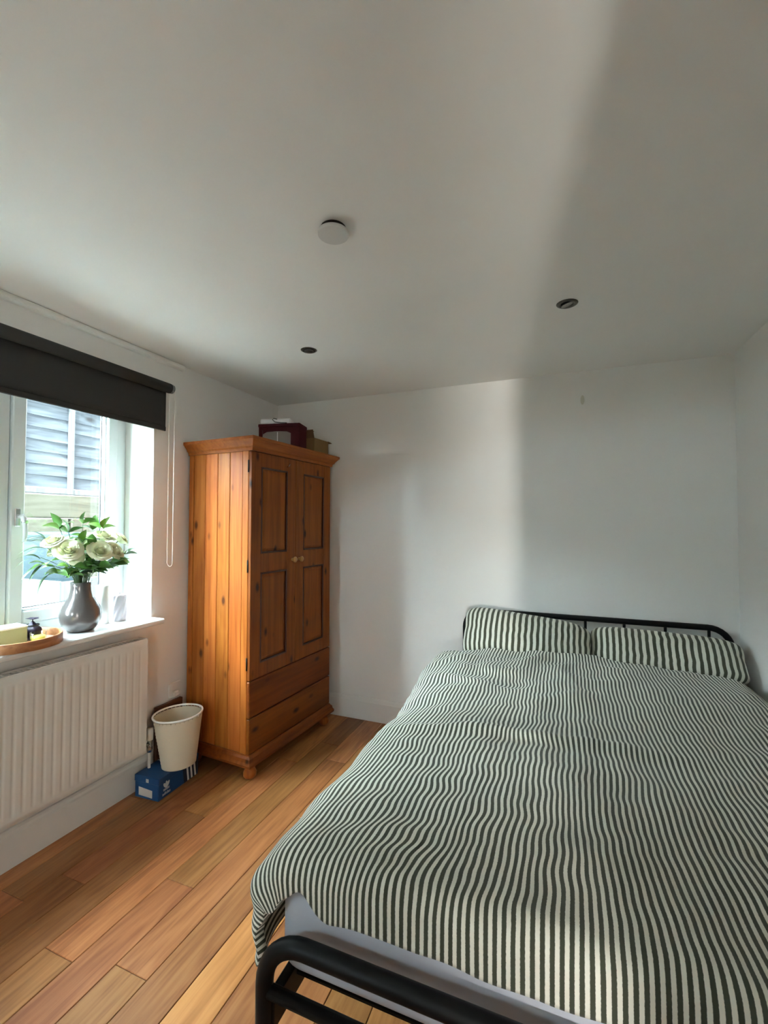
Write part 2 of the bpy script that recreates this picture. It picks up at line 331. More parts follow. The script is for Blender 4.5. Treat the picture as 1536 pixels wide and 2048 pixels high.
# ------------------------------------------------------------------ room shell
XL, XR, YB, YR, H = -2.155, 0.897, 3.05, -1.5, 2.392
TL = 0.30                                     # outer wall thickness (window reveal)
WY0, WY1, WZ0, WZ1 = 0.54, 1.867, 0.88, 2.165  # window opening
def shell():
    fl = struct(MB().box(XL - TL, XR + .1, YR - .1, YB + .1, -.12, -.016).build('floor', 'gap'), 'oak plank floor')
    # planks, laid along the room
    pw = 0.1375; x = -1.225
    edges = []
    k0 = math.floor((XL - x) / pw); k1 = math.ceil((XR - x) / pw)
    known = {-3: [1.02, -0.4, 2.35], -2: [1.397, 0.1, 2.62], -1: [1.068, -0.25, 2.45], 0: [0.35, 1.92], 1: [-.2, 1.45, 2.7], -4: [0.55, 1.75], -5: [1.25, 2.5, 0.0]}
    for k in range(k0, k1):
        xa = max(x + k * pw, XL + .001); xb = min(x + (k + 1) * pw, XR - .001)
        if xb - xa < 0.01: continue
        js = known.get(k)
        if js is None:
            y = YR + random.uniform(0.2, 1.0); js = []
            while y < YB - .15: js.append(y); y += random.uniform(0.75, 1.35)
        ys = [YR + .001] + sorted(js) + [YB - .001]
        for a, b in zip(ys[:-1], ys[1:]):
            g = 0.0009
            hw = (xb - xa) / 2 - g; hl = (b - a) / 2 - g
            MB().box(-hw, hw, -hl, hl, -.015, 0, b=.0016).build('plank', 'oak', fl, ((xa + xb) / 2, (a + b) / 2, random.uniform(-.0004, .0)))
    struct(MB().box(XL - TL, XR + .1, YR - .1, YB + .1, H, H + .1).build('ceiling', 'ceiling'))
    struct(MB().box(XL - TL, XR + .1, YB, YB + .1, -.1, H + .05).build('wall_back', 'wall'), 'plain white back wall')
    struct(MB().box(XR, XR + .1, YR - .1, YB + .05, -.1, H + .05).build('wall_right', 'wall'))
    w = MB()
    w.box(XL - TL, XL, YR - .1, WY0, -.1, H + .05); w.box(XL - TL, XL, WY1, YB + .05, -.1, H + .05)
    w.box(XL - TL, XL, WY0, WY1, -.1, WZ0); w.box(XL - TL, XL, WY0, WY1, WZ1, H + .05)
    struct(w.build('wall_left', 'wall'), 'white wall with the window')
    # rear wall with a doorway, behind the camera
    DX0, DX1, DZ = -0.26, 0.540, 2.0
    RX0, RX1, RZ0, RZ1 = -1.90, -1.57, 1.42, 1.715   # small rear window, unseen, added to brighten the back wall
    w = MB(); w.box(XL - .1, RX0, YR - .1, YR, -.1, H + .05); w.box(RX1, DX0, YR - .1, YR, -.1, H + .05); w.box(RX0, RX1, YR - .1, YR, -.1, RZ0); w.box(RX0, RX1, YR - .1, YR, RZ1, H + .05); w.box(DX1, XR + .05, YR - .1, YR, -.1, H + .05); w.box(DX0, DX1, YR - .1, YR, DZ, H + .05)
    struct(w.build('wall_rear', 'wall'))
    rw = bpy.data.objects.new('window_fill', None); COL.objects.link(rw); struct(rw)
    f = MB(); f.box(RX0, RX0 + .025, YR - .08, YR - .03, RZ0, RZ1); f.box(RX1 - .025, RX1, YR - .08, YR - .03, RZ0, RZ1); f.box(RX0, RX1, YR - .08, YR - .03, RZ0, RZ0 + .025); f.box(RX0, RX1, YR - .08, YR - .03, RZ1 - .025, RZ1)
    f.build('window_frame', 'upvc', rw); MB().box(RX0 + .02, RX1 - .02, YR - .057, YR - .053, RZ0 + .02, RZ1 - .02).build('pane', 'glass', rw)
    struct(MB().box(-9.0, -1.2, -9.0, YR - .1, .30, .498).build('ground', plain('low_bounce_ground', (0.04, 0.06, 0.025), 0.95)))  # unseen rear ground, added and kept dark to cut bounce onto the ceiling
    h = MB(); h.box(-1.2, -1.1, -4.3, YR - .1, -.1, 2.5); h.box(1.4, 1.5, -4.3, YR - .1, -.1, 2.5); h.box(-1.2, 1.5, -4.4, -4.3, -.1, 2.5)
    h.box(-1.2, 1.5, -4.4, YR - .1, 2.4, 2.5); h.box(-1.2, 1.5, -4.4, YR - .1, -.1, 0)
    h.box(XR + .05, 1.5, YR - .12, YR - .1, -.1, 2.5); h.box(-1.15, .745, -2.95, -2.90, -.05, 2.45)  # second box: unseen partition added to soften the bulb beam's left edge
    struct(h.build('wall_hall_baffle', plain('hall_paint', (0.36, 0.355, 0.34), 0.8)))
    d = struct(MB().box(0, 0.625, -.02, .02, .008, DZ - .005, b=.003).build('door_1', 'gloss', None, (DX0 - .01, YR - .03, 0), (0, 0, -PI / 2 * 1.05)))
    MB().tube([(0.57, .02, 1.0), (0.57, .06, 1.0), (0.46, .065, 1.0)], .009).build('door_handle', 'chrome', d)
    # skirting boards with a moulded top edge
    def prof(t=.018, hh=.16): return [(0, 0), (t, 0), (t, hh - .03), (t - .004, hh - .022), (t - .006, hh - .010), (t - .011, hh - .002), (.004, hh), (0, hh)]
    s = MB(); s.prism([(XL + p[0], p[1]) for p in prof()], YR, YB - .018, axis=1); struct(s.build('baseboard_left', 'gloss'))
    s = MB(); s.prism([(YB - p[0], p[1]) for p in prof()], XL + .018, XR - .018, axis=0); struct(s.build('baseboard_back', 'gloss'), 'white moulded skirting along the back wall')
    s = MB(); s.prism([(XR - p[0], p[1]) for p in prof()], YR, YB - .018, axis=1); struct(s.build('baseboard_right', 'gloss'))
shell()

# a faint filler mark on the back wall
tag(MB().prism([(0.113 + .011 * math.cos(a) , 2.211 + .030 * math.sin(a)) for a in np.linspace(0, 2 * PI, 14, endpoint=False)], YB - .0012, YB, axis=1)
    .build('wall_stain', plain('filler_mark', (0.60, 0.58, 0.50), 0.7)), 'small dull beige filler mark high on back wall', 'stain')

# trunking along the ceiling edge over the window
tk = MB(); tk.prism([(XL, H - .001), (XL + .016, H - .001), (XL + .024, H - .006), (XL + .026, H - .014), (XL + .024, H - .026), (XL + .014, H - .032), (XL, H - .034)], YR + .2, 2.06, axis=1)
struct(tk.build('trim_1', 'gloss'), 'white trunking strip along ceiling edge above the window')

# ------------------------------------------------------------------ window
def window():
    w = thing('window_1', 'white framed casement window', 'window'); del w['category']; struct(w)
    X0, X1 = -2.445, -2.375
    z0, z1 = 0.905, WZ1 - .001
    f = MB(); y0, y1 = WY0 + .001, WY1 - .001
    f.box(X0, X1, y1 - .058, y1, z0, z1, .004); f.box(X0, X1, y0, y0 + .058, z0, z1, .004)
    f.box(X0, X1, y0 + .058, y1 - .058, z0, z0 + .05, .004); f.box(X0, X1, y0 + .058, y1 - .058, z1 - .058, z1, .004)
    f.box(X0, X1, 1.185, 1.275, z0 + .05, z1 - .058, .004)
    f.build('window_frame', 'upvc', w)
    for i, (a, b) in enumerate(((1.275, y1 - .058), (y0 + .058, 1.185))):
        g = .003; sa, sb, za, zb = a + g, b - g, z0 + .05 + g, z1 - .058 - g
        s = MB(); t = .058
        xs0, xs1 = X0 + .012, X1 + .014
        s.box(xs0, xs1, sa, sa + t, za, zb, .005); s.box(xs0, xs1, sb - t, sb, za, zb, .005)
        s.box(xs0, xs1, sa + t, sb - t, za, za + t, .005); s.box(xs0, xs1, sa + t, sb - t, zb - t, zb, .005)
        so = s.build('sash', 'upvc', w)
        k = MB(); q = .010; c = sa + t; e = sb - t
        for (p0, p1, r0, r1) in ((c, c + q, za + t, zb - t), (e - q, e, za + t, zb - t), (c + q, e - q, za + t, za + t + q), (c + q, e - q, zb - t - q, zb - t)):
            k.box(X1 - .03, X1 - .004, p0, p1, r0, r1, .003)
        k.build('glazing_bead', 'upvc', so)
        k = MB(); r = .0035
        for (p0, p1, r0, r1) in ((c + q, c + q + r, za + t + q, zb - t - q), (e - q - r, e - q, za + t + q, zb - t - q), (c + q, e - q, za + t + q, za + t + q + r)):
            k.box(X1 - .034, X1 - .026, p0, p1, r0, r1)
        k.build('gasket', 'gasket', so)
        MB().box(X1 - .040, X1 - .036, c, e, za + t, zb - t).build('pane', 'glass', so)
        # espagnolette handle on the meeting stile
        hy = (sa + .026) if i == 0 else (sb - .026)
        hb = MB(); hb.box(xs1, xs1 + .007, hy - .012, hy + .012, 1.415, 1.50, .004)
        hd = hb.build('handle_plate', 'chrome', so)
    hy = 1.278 + .026; xs1 = X1 + .014
    hn = MB(); hn.tube([(xs1 + .007, hy, 1.462), (xs1 + .03, hy, 1.462)], .010)
    hn.tube([(xs1 + .03, hy, 1.468), (xs1 + .040, hy + .006, 1.455), (xs1 + .044, hy + .010, 1.425), (xs1 + .043, hy + .012, 1.39), (xs1 + .040, hy + .010, 1.345)], [.011, .012, .011, .010, .008], n=10)
    hn.build('handle', plain('white_handle', (0.62, 0.64, 0.65), .3), w)
    MB().tube([(xs1 + .036, hy + .004, 1.438), (xs1 + .0565, hy + .010, 1.436)], .0085).build('handle_lock', 'chrome', w)
    # board sill with a rounded nose
    s = MB(); xf = -2.062; zt = .905; th = .028
    pr = [(-2.375 - .0, zt), (xf - .008, zt), (xf - .002, zt - .005), (xf, zt - .014), (xf - .002, zt - .023), (xf - .008, zt - th), (XL, zt - th), (XL, WZ0), (-2.375, WZ0)]
    s.prism(pr, WY0 - .01, WY1 + .010, axis=1)
    # prism with axis=1 maps (x, z); clip inside reveal is covered by wall
    o = s.build('window_sill', 'sill', w)
    return w
window()

# ------------------------------------------------------------------ outside: narrow light well with fence
def outside():
    GX = -3.8
    g = MB().box(-9.0, XL - TL, -4.0, 8.0, .30, .50); struct(g.build('ground', 'paving'), 'grey paving outside the window')
    # retaining wall of sleepers
    rw = thing('retaining_wall', 'pale timber sleeper wall below the garden fence', 'wall', (GX - .12, 0, 0))
    for r in range(6):
        z = .50 + r * .195; off = 0.0 if r % 2 else .9
        y = -3.2 + off
        while y < 7:
            MB().box(-.10, .10 + random.uniform(-.006, .006), -1.19, 1.19, 0, .190, .008).build('sleeper', 'sleeper', rw, (0, y + 1.2, z))
            y += 2.4
    # fence of overlapping boards with battens
    def panel(yc, label):
        p = thing('fence_panel', label, 'fence', (GX - .12, yc, 1.672), group='garden fence panels')
        n = 7; hgt = 0.735; L = 1.82
        zs = np.linspace(0.05, hgt - .11, n)
        for i, z in enumerate(zs):
            b = MB(); nx = 14
            top = .118; P = np.zeros((nx, 2, 3))
            vs = []; fs = []
            for j in range(nx):
                y = -L / 2 + L * j / (nx - 1)
                wob = .010 * nz(y * 2.2 + i * 7, yc, 3.1)
                vs += [(.012, y, z + wob), (.026, y, z + wob), (.008, y, z + top), (-.002, y, z + top)]
            for j in range(nx - 1):
                o = j * 4
                for k in range(4): fs.append((o + k, o + (k + 1) % 4, o + 4 + (k + 1) % 4, o + 4 + k))
            fs += [(0, 1, 2, 3), tuple(range((nx - 1) * 4, nx * 4))[::-1]]
            b.add(vs, fs); b.build('fence_board', 'fence', p)
        for y in (-L / 2 + .02, -.505, 0.06, .61, L / 2 - .02):
            MB().box(.022, .050, y - .021, y + .021, .0, hgt + .02, .003).build('fence_batten', 'fence_v', p)
        MB().box(-.01, .055, -L / 2, L / 2, hgt + .01, hgt + .04, .004).build('fence_capping', 'fence_v', p)
        MB().box(.0, .045, -L / 2, L / 2, .0, .045, .004).build('fence_rail', 'fence_v', p)
    panel(3.045, 'weathered grey overlap fence panel seen through window pane')
    panel(1.185, 'weathered grey overlap fence panel nearer the mullion side')
    panel(-0.675, 'weathered grey overlap fence panel past the window mullion')
    panel(4.905, 'weathered grey overlap fence panel past the window reveal')
    # pale blue bin and board planter in the light well
    b = thing('storage_bin', 'pale blue plastic storage bin outside the window', 'bin', (-3.28, 1.93, .50))
    MB().lathe([(.0, 0), (.20, 0), (.215, .03), (.245, .80), (.25, .82)], 4, caps=(False, True), smooth=False, mat=Matrix.Rotation(PI / 4, 4, 'Z')).build('bin_body', 'bin', b)
    MB().box(-.19, .19, -.19, .19, .82, .87, .012).build('bin_lid', 'bin', b)
    MB().box(.185, .205, -.06, .06, .80, .84, .006).build('handle', 'bin', b)
    p = thing('planter_box', 'low board planter standing below the window pane', 'planter', (-2.85, 2.02, .50))
    for i in range(5): MB().box(.17, .19, -.058, .058, 0, .60 + random.uniform(-.006, .006), .003).build('planter_board', 'planter', p, (0, -.26 + i * .12, 0))
    for i in range(3): MB().box(-.058, .058, -.33, -.312, 0, .60, .003).build('planter_board', 'planter', p, (-.11 + i * .12 , 0, 0))
    MB().box(-.17, .168, -.31, .31, .0, .55).build('soil', plain('soil', (.12, .09, .06), .95), p)
    st = MB(); st.box(-.035, .035, -.035, .035, 0, 1.5, .004)
    tag(st.build('timber_post', 'fence_v', None, (-3.35, 1.66, .5)), 'pale square timber post outside beside blue bin', 'post')
outside()

# ------------------------------------------------------------------ roller blind
def blind():
    t = thing('roller_blind', 'charcoal grey roller blind half lowered over the window', 'blind', (XL, 0, 0))
    yA, yB = 0.40, 1.925; zc = 2.205; xr = .062; R = .028
    pts = [(0, 0)]
    MB().tube([(xr, yA, zc), (xr, yB - .012, zc)], R, n=24).build('roller_tube', 'blind', t)
    b = MB(); b.box(0, .012, yB - .006, yB + .004, zc - .04, zc + .04, .002); b.box(0, xr + .02, yB - .002, yB + .003, zc - .02, zc + .02, .002)
    b.build('bracket', 'chain', t)
    MB().lathe([(.022, 0), (.026, .004), (.026, .018), (.010, .022)], 20, mat=Matrix.Translation((xr, yB - .012, zc)) @ Matrix.Rotation(-PI / 2, 4, 'X')).build('end_cap', plain('grey_cap', (.16, .16, .155), .5), t)
    xf = xr - R + .001; zb = 1.985
    ys = np.linspace(yA + .015, yB - .012, 40); zs = np.linspace(zc, zb, 8)
    P = np.zeros((40, 8, 3))
    for i, y in enumerate(ys):
        for j, z in enumerate(zs): P[i, j] = (xf + .0012 * nz(y * 3, z * 4), y, z)
    fb = MB(); fb.grid(P); o = fb.build('blind_fabric', 'blind', t)
    md = o.modifiers.new('thick', 'SOLIDIFY'); md.thickness = .0012; md.offset = 0
    MB().box(xf - .005, xf + .005, yA + .014, yB - .011, zb - .024, zb + .002, .003).build('bottom_bar', 'blind', t)
    # bead chain, one loop
    yc = yB + .006; top = zc; low = 1.205
    pts = []
    for k in range(40): pts.append((xr - .018, yc, top - (top - low) * k / 39))
    for k in range(1, 8):
        a = PI * k / 8; pts.append((xr - .018 * math.cos(a), yc + .003, low - .018 * math.sin(a)))
    for k in range(40): pts.append((xr + .018, yc + .004, low + (top - low) * k / 39))
    ch = MB(); ch.tube(pts, .0013, n=5)
    d = 0
    for sgn in (-1, 1):
        for k in range(150):
            z = low + (top - low) * k / 150
            ch.lathe([(.0, -.0024), (.0020, -.0012), (.0020, .0012), (.0, .0024)], 5, c=(xr + sgn * .018, yc + (.004 if sgn > 0 else 0), z), caps=(False, False))
    ch.build('bead_chain', 'chain', t)
blind()

# ------------------------------------------------------------------ radiator
def radiator():
    t = thing('panel_radiator', 'white fluted panel radiator under the windowsill', 'radiator', (XL, 0, 0))
    y0, y1, z0, z1 = 0.66, 1.762, 0.218, 0.822; xf = .102
    pitch = .0385
    ny = int((y1 - y0) / .0032); zs = [z0, z0 + .005, z0 + .030, z0 + .036, z0 + .044, z0 + .060, z0 + .3, z1 - .062, z1 - .048, z1 - .040, z1 - .034, z1 - .005, z1]
    P = np.zeros((ny, len(zs), 3))
    ys = np.linspace(y0, y1, ny)
    for i, y in enumerate(ys):
        ph = ((y - y0) / pitch) % 1.0
        gr = .0029 * (1 - smooth(.0, .28, abs(ph - .5)))          # groove between flutes
        ed = smooth(y0 + .01, y0 + .03, y) * (1 - smooth(y1 - .03, y1 - .01, y))
        for j, z in enumerate(zs):
            e = smooth(z0 + .030, z0 + .058, z) * (1 - smooth(z1 - .060, z1 - .036, z))
            x = xf - gr * ed * e + .0015 * e
            if j in (0, len(zs) - 1): x = xf - .008
            P[i, j] = (x, y, z)
    f = MB(); f.grid(P)
    f.box(xf - .010, xf - .0085, y0, y1, z0 + .001, z1 - .001)
    f.build('front_panel', 'rad', t)
    MB().box(.030, .042, y0, y1, z0, z1, .004).build('rear_panel', 'rad', t)
    [MB().box(.026, xf - .001, y - .002, y + .002, z0 + .01, z1, .001).build('side_cover', 'rad', t) for y in (y0 + .001, y1 - .001)]
    g = MB()
    for k in range(54): g.box(.034, xf - .006, y0 + .008 + k * .0203, y0 + .018 + k * .0203, z1 - .008, z1 - .004)
    g.box(xf - .012, xf - .004, y0, y1, z1 - .010, z1 + .001); g.box(.030, .038, y0, y1, z1 - .010, z1 + .001)
    g.build('top_grille', 'rad', t)
    MB().box(.040, xf - .010, y0 + .01, y1 - .01, z0 + .01, z1 - .03).build('convector_fins', 'radin', t)
    [MB().box(.0005, .032, y, y + .03, .30, .78).build('wall_bracket', 'rad', t) for y in (.85, 1.55)]
    # valve and tail pipe by the wardrobe
    v = MB(); v.lathe([(.012, 0), (.019, .004), (.020, .050), (.016, .062), (.006, .066)], 18, c=(.068, 1.812, .262)); vo = v.build('valve_head', 'chain', t)
    v = MB(); v.tube([(.068, 1.764, .245), (.068, 1.812, .245)], .010); v.tube([(.068, 1.812, .20), (.068, 1.812, .263)], .012); v.lathe([(.015, 0), (.015, .014)], 6, c=(.068, 1.812, .212), smooth=False)
    v.build('valve_body', 'chrome', t)
    MB().tube([(.068, 1.812, .001), (.068, 1.812, .20)], .0075).build('pipe', 'chain', t)
radiator()

# ------------------------------------------------------------------ ceiling fittings
def ceiling_bits():
    p = thing('ceiling_plate', 'round white blanking plate on ceiling', 'plate', (-0.688, 1.268, H))
    MB().lathe([(.047, -.026), (.050, -.024), (.050, -.015), (.046, -.013)], 40).build('cover_disc', plain('dull_white_plastic', (0.62, 0.615, 0.60), .5), p)
    MB().lathe([(.041, -.013), (.041, -.0005)], 30).build('gap_shade', 'gap', p)  # near-black disc stands for the shade in the gap above the cover
    for i, (x, y, tilt, lab) in enumerate(((-1.302, 2.126, 0.0, 'recessed dark metal downlight in ceiling near the wardrobe'), (0.02, 2.085, .35, 'recessed dark metal downlight with tilted lamp above the bed'))):
        d = thing('downlight', lab, 'light', (x, y, H), group='ceiling downlights')
        MB().lathe([(.026, -.001), (.028, -.004), (.038, -.005), (.044, -.002), (.045, -.0005)], 36, caps=(False, False)).build('trim_ring', 'nickel', d)
        MB().lathe([(.030, -.0012), (.030, -.0008)], 30).build('recess', 'dark', d)
        m = Matrix.Translation((0, 0, -.005)) @ Matrix.Rotation(tilt, 4, Vector((.6, -.8, 0)))
        MB().lathe([(.024, .002), (.0255, -.001), (.025, -.003), (.021, -.004), (.004, -.003)], 28, mat=m).build('lamp', 'lens' if i else 'nickel', d)
ceiling_bits()

# ------------------------------------------------------------------ wardrobe
WC = Vector((-1.662, 2.083, 0)); WR = -math.radians(4.0)
def wardrobe():
    t = thing('pine_wardrobe', 'orange-stained pine wardrobe with panelled doors and two drawers', 'wardrobe', WC, (0, 0, WR))
    D, LN = .478, .815; zb, zt = .138, 1.852
    c = MB()
    c.box(-D, -.002, .010, LN - .010, zb, zt - .002)          # carcass core
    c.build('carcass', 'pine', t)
    # tongue-and-groove boards of both ends
    cuts = [0.0, .048, .146, .243, .343, .439, D]
    for a, b in zip(cuts[:-1], cuts[1:]):
        end = (a == 0.0 or b == D)
        for side in (0, 1):
            y0, y1 = (-.0 if not end else -.004, .0135) if side == 0 else (LN - .0135, LN + (.004 if end else 0))
            m = MB().box(-(b - a) / 2 + .0012, (b - a) / 2 - .0012, y0, y1, zb, zt, .003)
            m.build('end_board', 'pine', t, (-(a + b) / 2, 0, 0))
    # doors
    x0, x1 = .001, .021
    def door(ya, yb, knob_y, hinge_y):
        za, zd = .548, 1.846; st = .083; pz = [(.628, 1.148), (1.258, 1.764)]
        f = MB()
        f.box(x0, x1, ya, ya + st, za, zd, .002); f.box(x0, x1, yb - st, yb, za, zd, .002)
        for r0, r1 in ((za, pz[0][0]), (pz[0][1], pz[1][0]), (pz[1][1], zd)): f.box(x0, x1 - .0006, ya + st - .001, yb - st + .001, r0, r1, .001)
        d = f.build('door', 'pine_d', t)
        for r0, r1 in pz:
            P = MB(); P.box(x0, x1 - .010, ya + st, yb - st, r0, r1)
            q = .028
            vs = [(x1 - .010, ya + st + .012, r0 + .012), (x1 - .010, yb - st - .012, r0 + .012), (x1 - .010, yb - st - .012, r1 - .012), (x1 - .010, ya + st + .012, r1 - .012),
                  (x1 - .005, ya + st + q, r0 + q), (x1 - .005, yb - st - q, r0 + q), (x1 - .005, yb - st - q, r1 - q), (x1 - .005, ya + st + q, r1 - q)]
            P.add(vs, [(0, 1, 5, 4), (1, 2, 6, 5), (2, 3, 7, 6), (3, 0, 4, 7), (4, 5, 6, 7)])
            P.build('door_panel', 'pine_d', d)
            B = MB(); w = .011; A0, A1 = ya + st, yb - st
            for (p0, p1, s0, s1) in ((A0, A0 + w, r0, r1), (A1 - w, A1, r0, r1), (A0 + w, A1 - w, r0, r0 + w), (A0 + w, A1 - w, r1 - w, r1)):
                B.box(x1 - .011, x1 + .0015, p0, p1, s0, s1, .0025)
            B.build('panel_moulding', 'stain', d)
        MB().lathe([(.010, 0), (.009, .010), (.017, .020), (.018, .027), (.012, .033), (.002, .035)], 18, mat=Matrix.Translation((x1, knob_y, 1.205)) @ Matrix.Rotation(PI / 2, 4, 'Y')).build('knob', 'knob', d)
        for hz in (.64, 1.19, 1.76):
            h = MB(); s = -1 if hinge_y < .4 else 1
            h.tube([(x0 - .001, hinge_y + s * .002, hz - .035), (x0 - .001, hinge_y + s * .002, hz + .035)], .0045, n=8); h.build('hinge', 'hinge', d)
    door(-.004, .4065, .372, -.004); door(.4085, LN + .002, .441, LN + .002)
    # drawers
    for z0, z1 in ((.341, .541), (.141, .334)):
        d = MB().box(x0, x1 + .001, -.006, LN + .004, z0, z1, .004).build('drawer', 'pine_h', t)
    # cornice: stepped and flared moulding around three sides
    pr = [(0.0, zt - .004), (.010, zt - .004), (.012, zt + .012), (.022, zt + .020), (.026, zt + .030), (.044, zt + .052), (.050, zt + .056), (.050, zt + .072), (0.0, zt + .072)]
    def ring(prof, xa, xb, ya, yb):
        vs = []; fs = []
        n = len(prof)
        for (e, z) in prof:
            vs += [(xa, ya - e, z), (xb + e, ya - e, z), (xb + e, yb + e, z), (xa, yb + e, z)]
        for i in range(n):
            k = (i + 1) % n
            for s in range(3): fs.append((i * 4 + s, i * 4 + s + 1, k * 4 + s + 1, k * 4 + s))
        fs += [tuple(i * 4 for i in range(n)), tuple(i * 4 + 3 for i in range(n))[::-1]]
        return vs, fs
    cm = MB(); cm.add(*ring(pr, -D, x1, 0, LN)); cm.build('cornice', 'pine_c', t)
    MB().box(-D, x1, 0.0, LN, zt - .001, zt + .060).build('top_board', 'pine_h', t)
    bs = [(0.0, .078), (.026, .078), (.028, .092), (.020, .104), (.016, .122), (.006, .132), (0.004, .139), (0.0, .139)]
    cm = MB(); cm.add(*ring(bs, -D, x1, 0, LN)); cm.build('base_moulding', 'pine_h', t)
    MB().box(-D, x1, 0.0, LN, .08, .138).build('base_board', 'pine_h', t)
    for (x, y) in ((.0, .03), (.0, LN - .03), (-D + .05, .03), (-D + .05, LN - .03)):
        MB().lathe([(.026, 0), (.036, .012), (.038, .030), (.030, .048), (.024, .056), (.034, .066), (.034, .079)], 22, c=(x, y, 0)).build('bun_foot', 'pine', t)
    # small screw hook / chip of bare wood on the door rail
    MB().tube([(x1, .315, 1.790), (x1 + .012, .315, 1.792), (x1 + .018, .318, 1.802), (x1 + .014, .322, 1.812)], .0022, n=6).build('screw_hook', 'chrome', t)
    return t
wardrobe()

# ------------------------------------------------------------------ things on top of the wardrobe
WT = 1.925
def wtop(x, y, z): return Matrix.Translation(WC) @ Matrix.Rotation(WR, 4, 'Z') @ Vector((x, y, z))
def top_things():
    # maroon box, its front cut out behind a cloudy plastic window
    t = thing('storage_box', 'dark maroon storage box with clouded plastic window on wardrobe', 'box', wtop(-.179, .520, WT), (0, 0, WR - math.radians(74)))
    b = MB(); w, l, h = .07, .145, .165
    b.box(-w, w, -l, -l + .003, 0, h); b.box(-w, w, l - .003, l, 0, h); b.box(-w, -w + .003, -l, l, 0, h); b.box(-w, w, -l, l, 0, .003)
    # front as a frame with an arched top opening
    ya, yb = -l + .026, l - .060
    arch = [(ya, 0), (ya + .004, .118), (ya + .03, .132), ((ya + yb) / 2, .136), (yb - .03, .132), (yb, .120), (yb, 0)]
    def slab(q): b.add([(w, p[0], p[1]) for p in q] + [(w - .003, p[0], p[1]) for p in q], [(0, 1, 2, 3), (7, 6, 5, 4), (0, 4, 5, 1), (1, 5, 6, 2), (2, 6, 7, 3), (3, 7, 4, 0)])
    slab([(-l, 0), (ya, 0), (ya, h), (-l, h)]); slab([(yb, 0), (l, 0), (l, h), (yb, h)])
    for p, q in zip(arch[1:-2], arch[2:-1]): slab([(p[0], p[1]), (q[0], q[1]), (q[0], h), (p[0], h)])
    b.box(-w - .003, w + .004, -l - .004, l + .004, h, h + .022, .003)
    b.build('box_body', 'maroon', t)
    MB().box(w - .008, w - .0045, ya - .01, yb + .01, .004, .145).build('window', 'winplastic', t)
    MB().box(w - .0042, w - .0032, ya + .105, ya + .110, .006, .130).build('window_crease', 'chain', t)
    # white router lying on the box
    r = thing('router', 'flat white router lying tilted on the maroon box', 'router', wtop(-.20, .515, WT + .1885), (0, 0, WR - math.radians(70)))
    MB().box(-.060, .062, -.120, .095, 0, .036, .008).build('router_body', 'router', r)
    pts = [(.063, .0, .030), (.068, -.022, .036), (.071, -.030, .026), (.0715, -.012, .010), (.0715, .03, .004), (.069, .07, .003)]
    MB().tube(pts, .0028, n=6).build('power_cable', 'cable', r)
    # open cardboard box
    c = thing('cardboard_box', 'small open brown cardboard box with raised flaps on wardrobe', 'box', wtop(-.115, .750, WT), (0, 0, WR + .02))
    b = MB(); w, l, h = .10, .092, .115
    b.box(w - .004, w, -l, l, 0, h); b.box(-w, -w + .004, -l, l, 0, h); b.box(-w, w, -l, -l + .004, 0, h); b.box(-w, w, l - .004, l, 0, h); b.box(-w, w, -l, l, 0, .004)
    b.build('box_body', 'card', c)
    def flap(o, dx, dy, name='flap', m='card'):
        o = Vector(o); dx = Vector(dx); dy = Vector(dy); n = dx.cross(dy).normalized() * .003
        q = [o, o + dx, o + dx + dy, o + dy]; MB().add(q + [p + n for p in q], [(0, 1, 2, 3), (7, 6, 5, 4), (0, 4, 5, 1), (1, 5, 6, 2), (2, 6, 7, 3), (3, 7, 4, 0)]).build(name, m, c)
    flap((-w, -l, h), (2 * w, 0, 0), (0, -.018, .055), m='cardin')
    flap((w, -l + .02, h + .001), (-.05, 0, .055), (0, 2 * l - .02, .004)) if False else None
    flap((-w + .004, -l + .01, h), (.075, .03, .060), (0, .14, .030))
    flap((-w, l, h), (2 * w, 0, 0), (0, .05, -.005), m='cardin')
top_things()

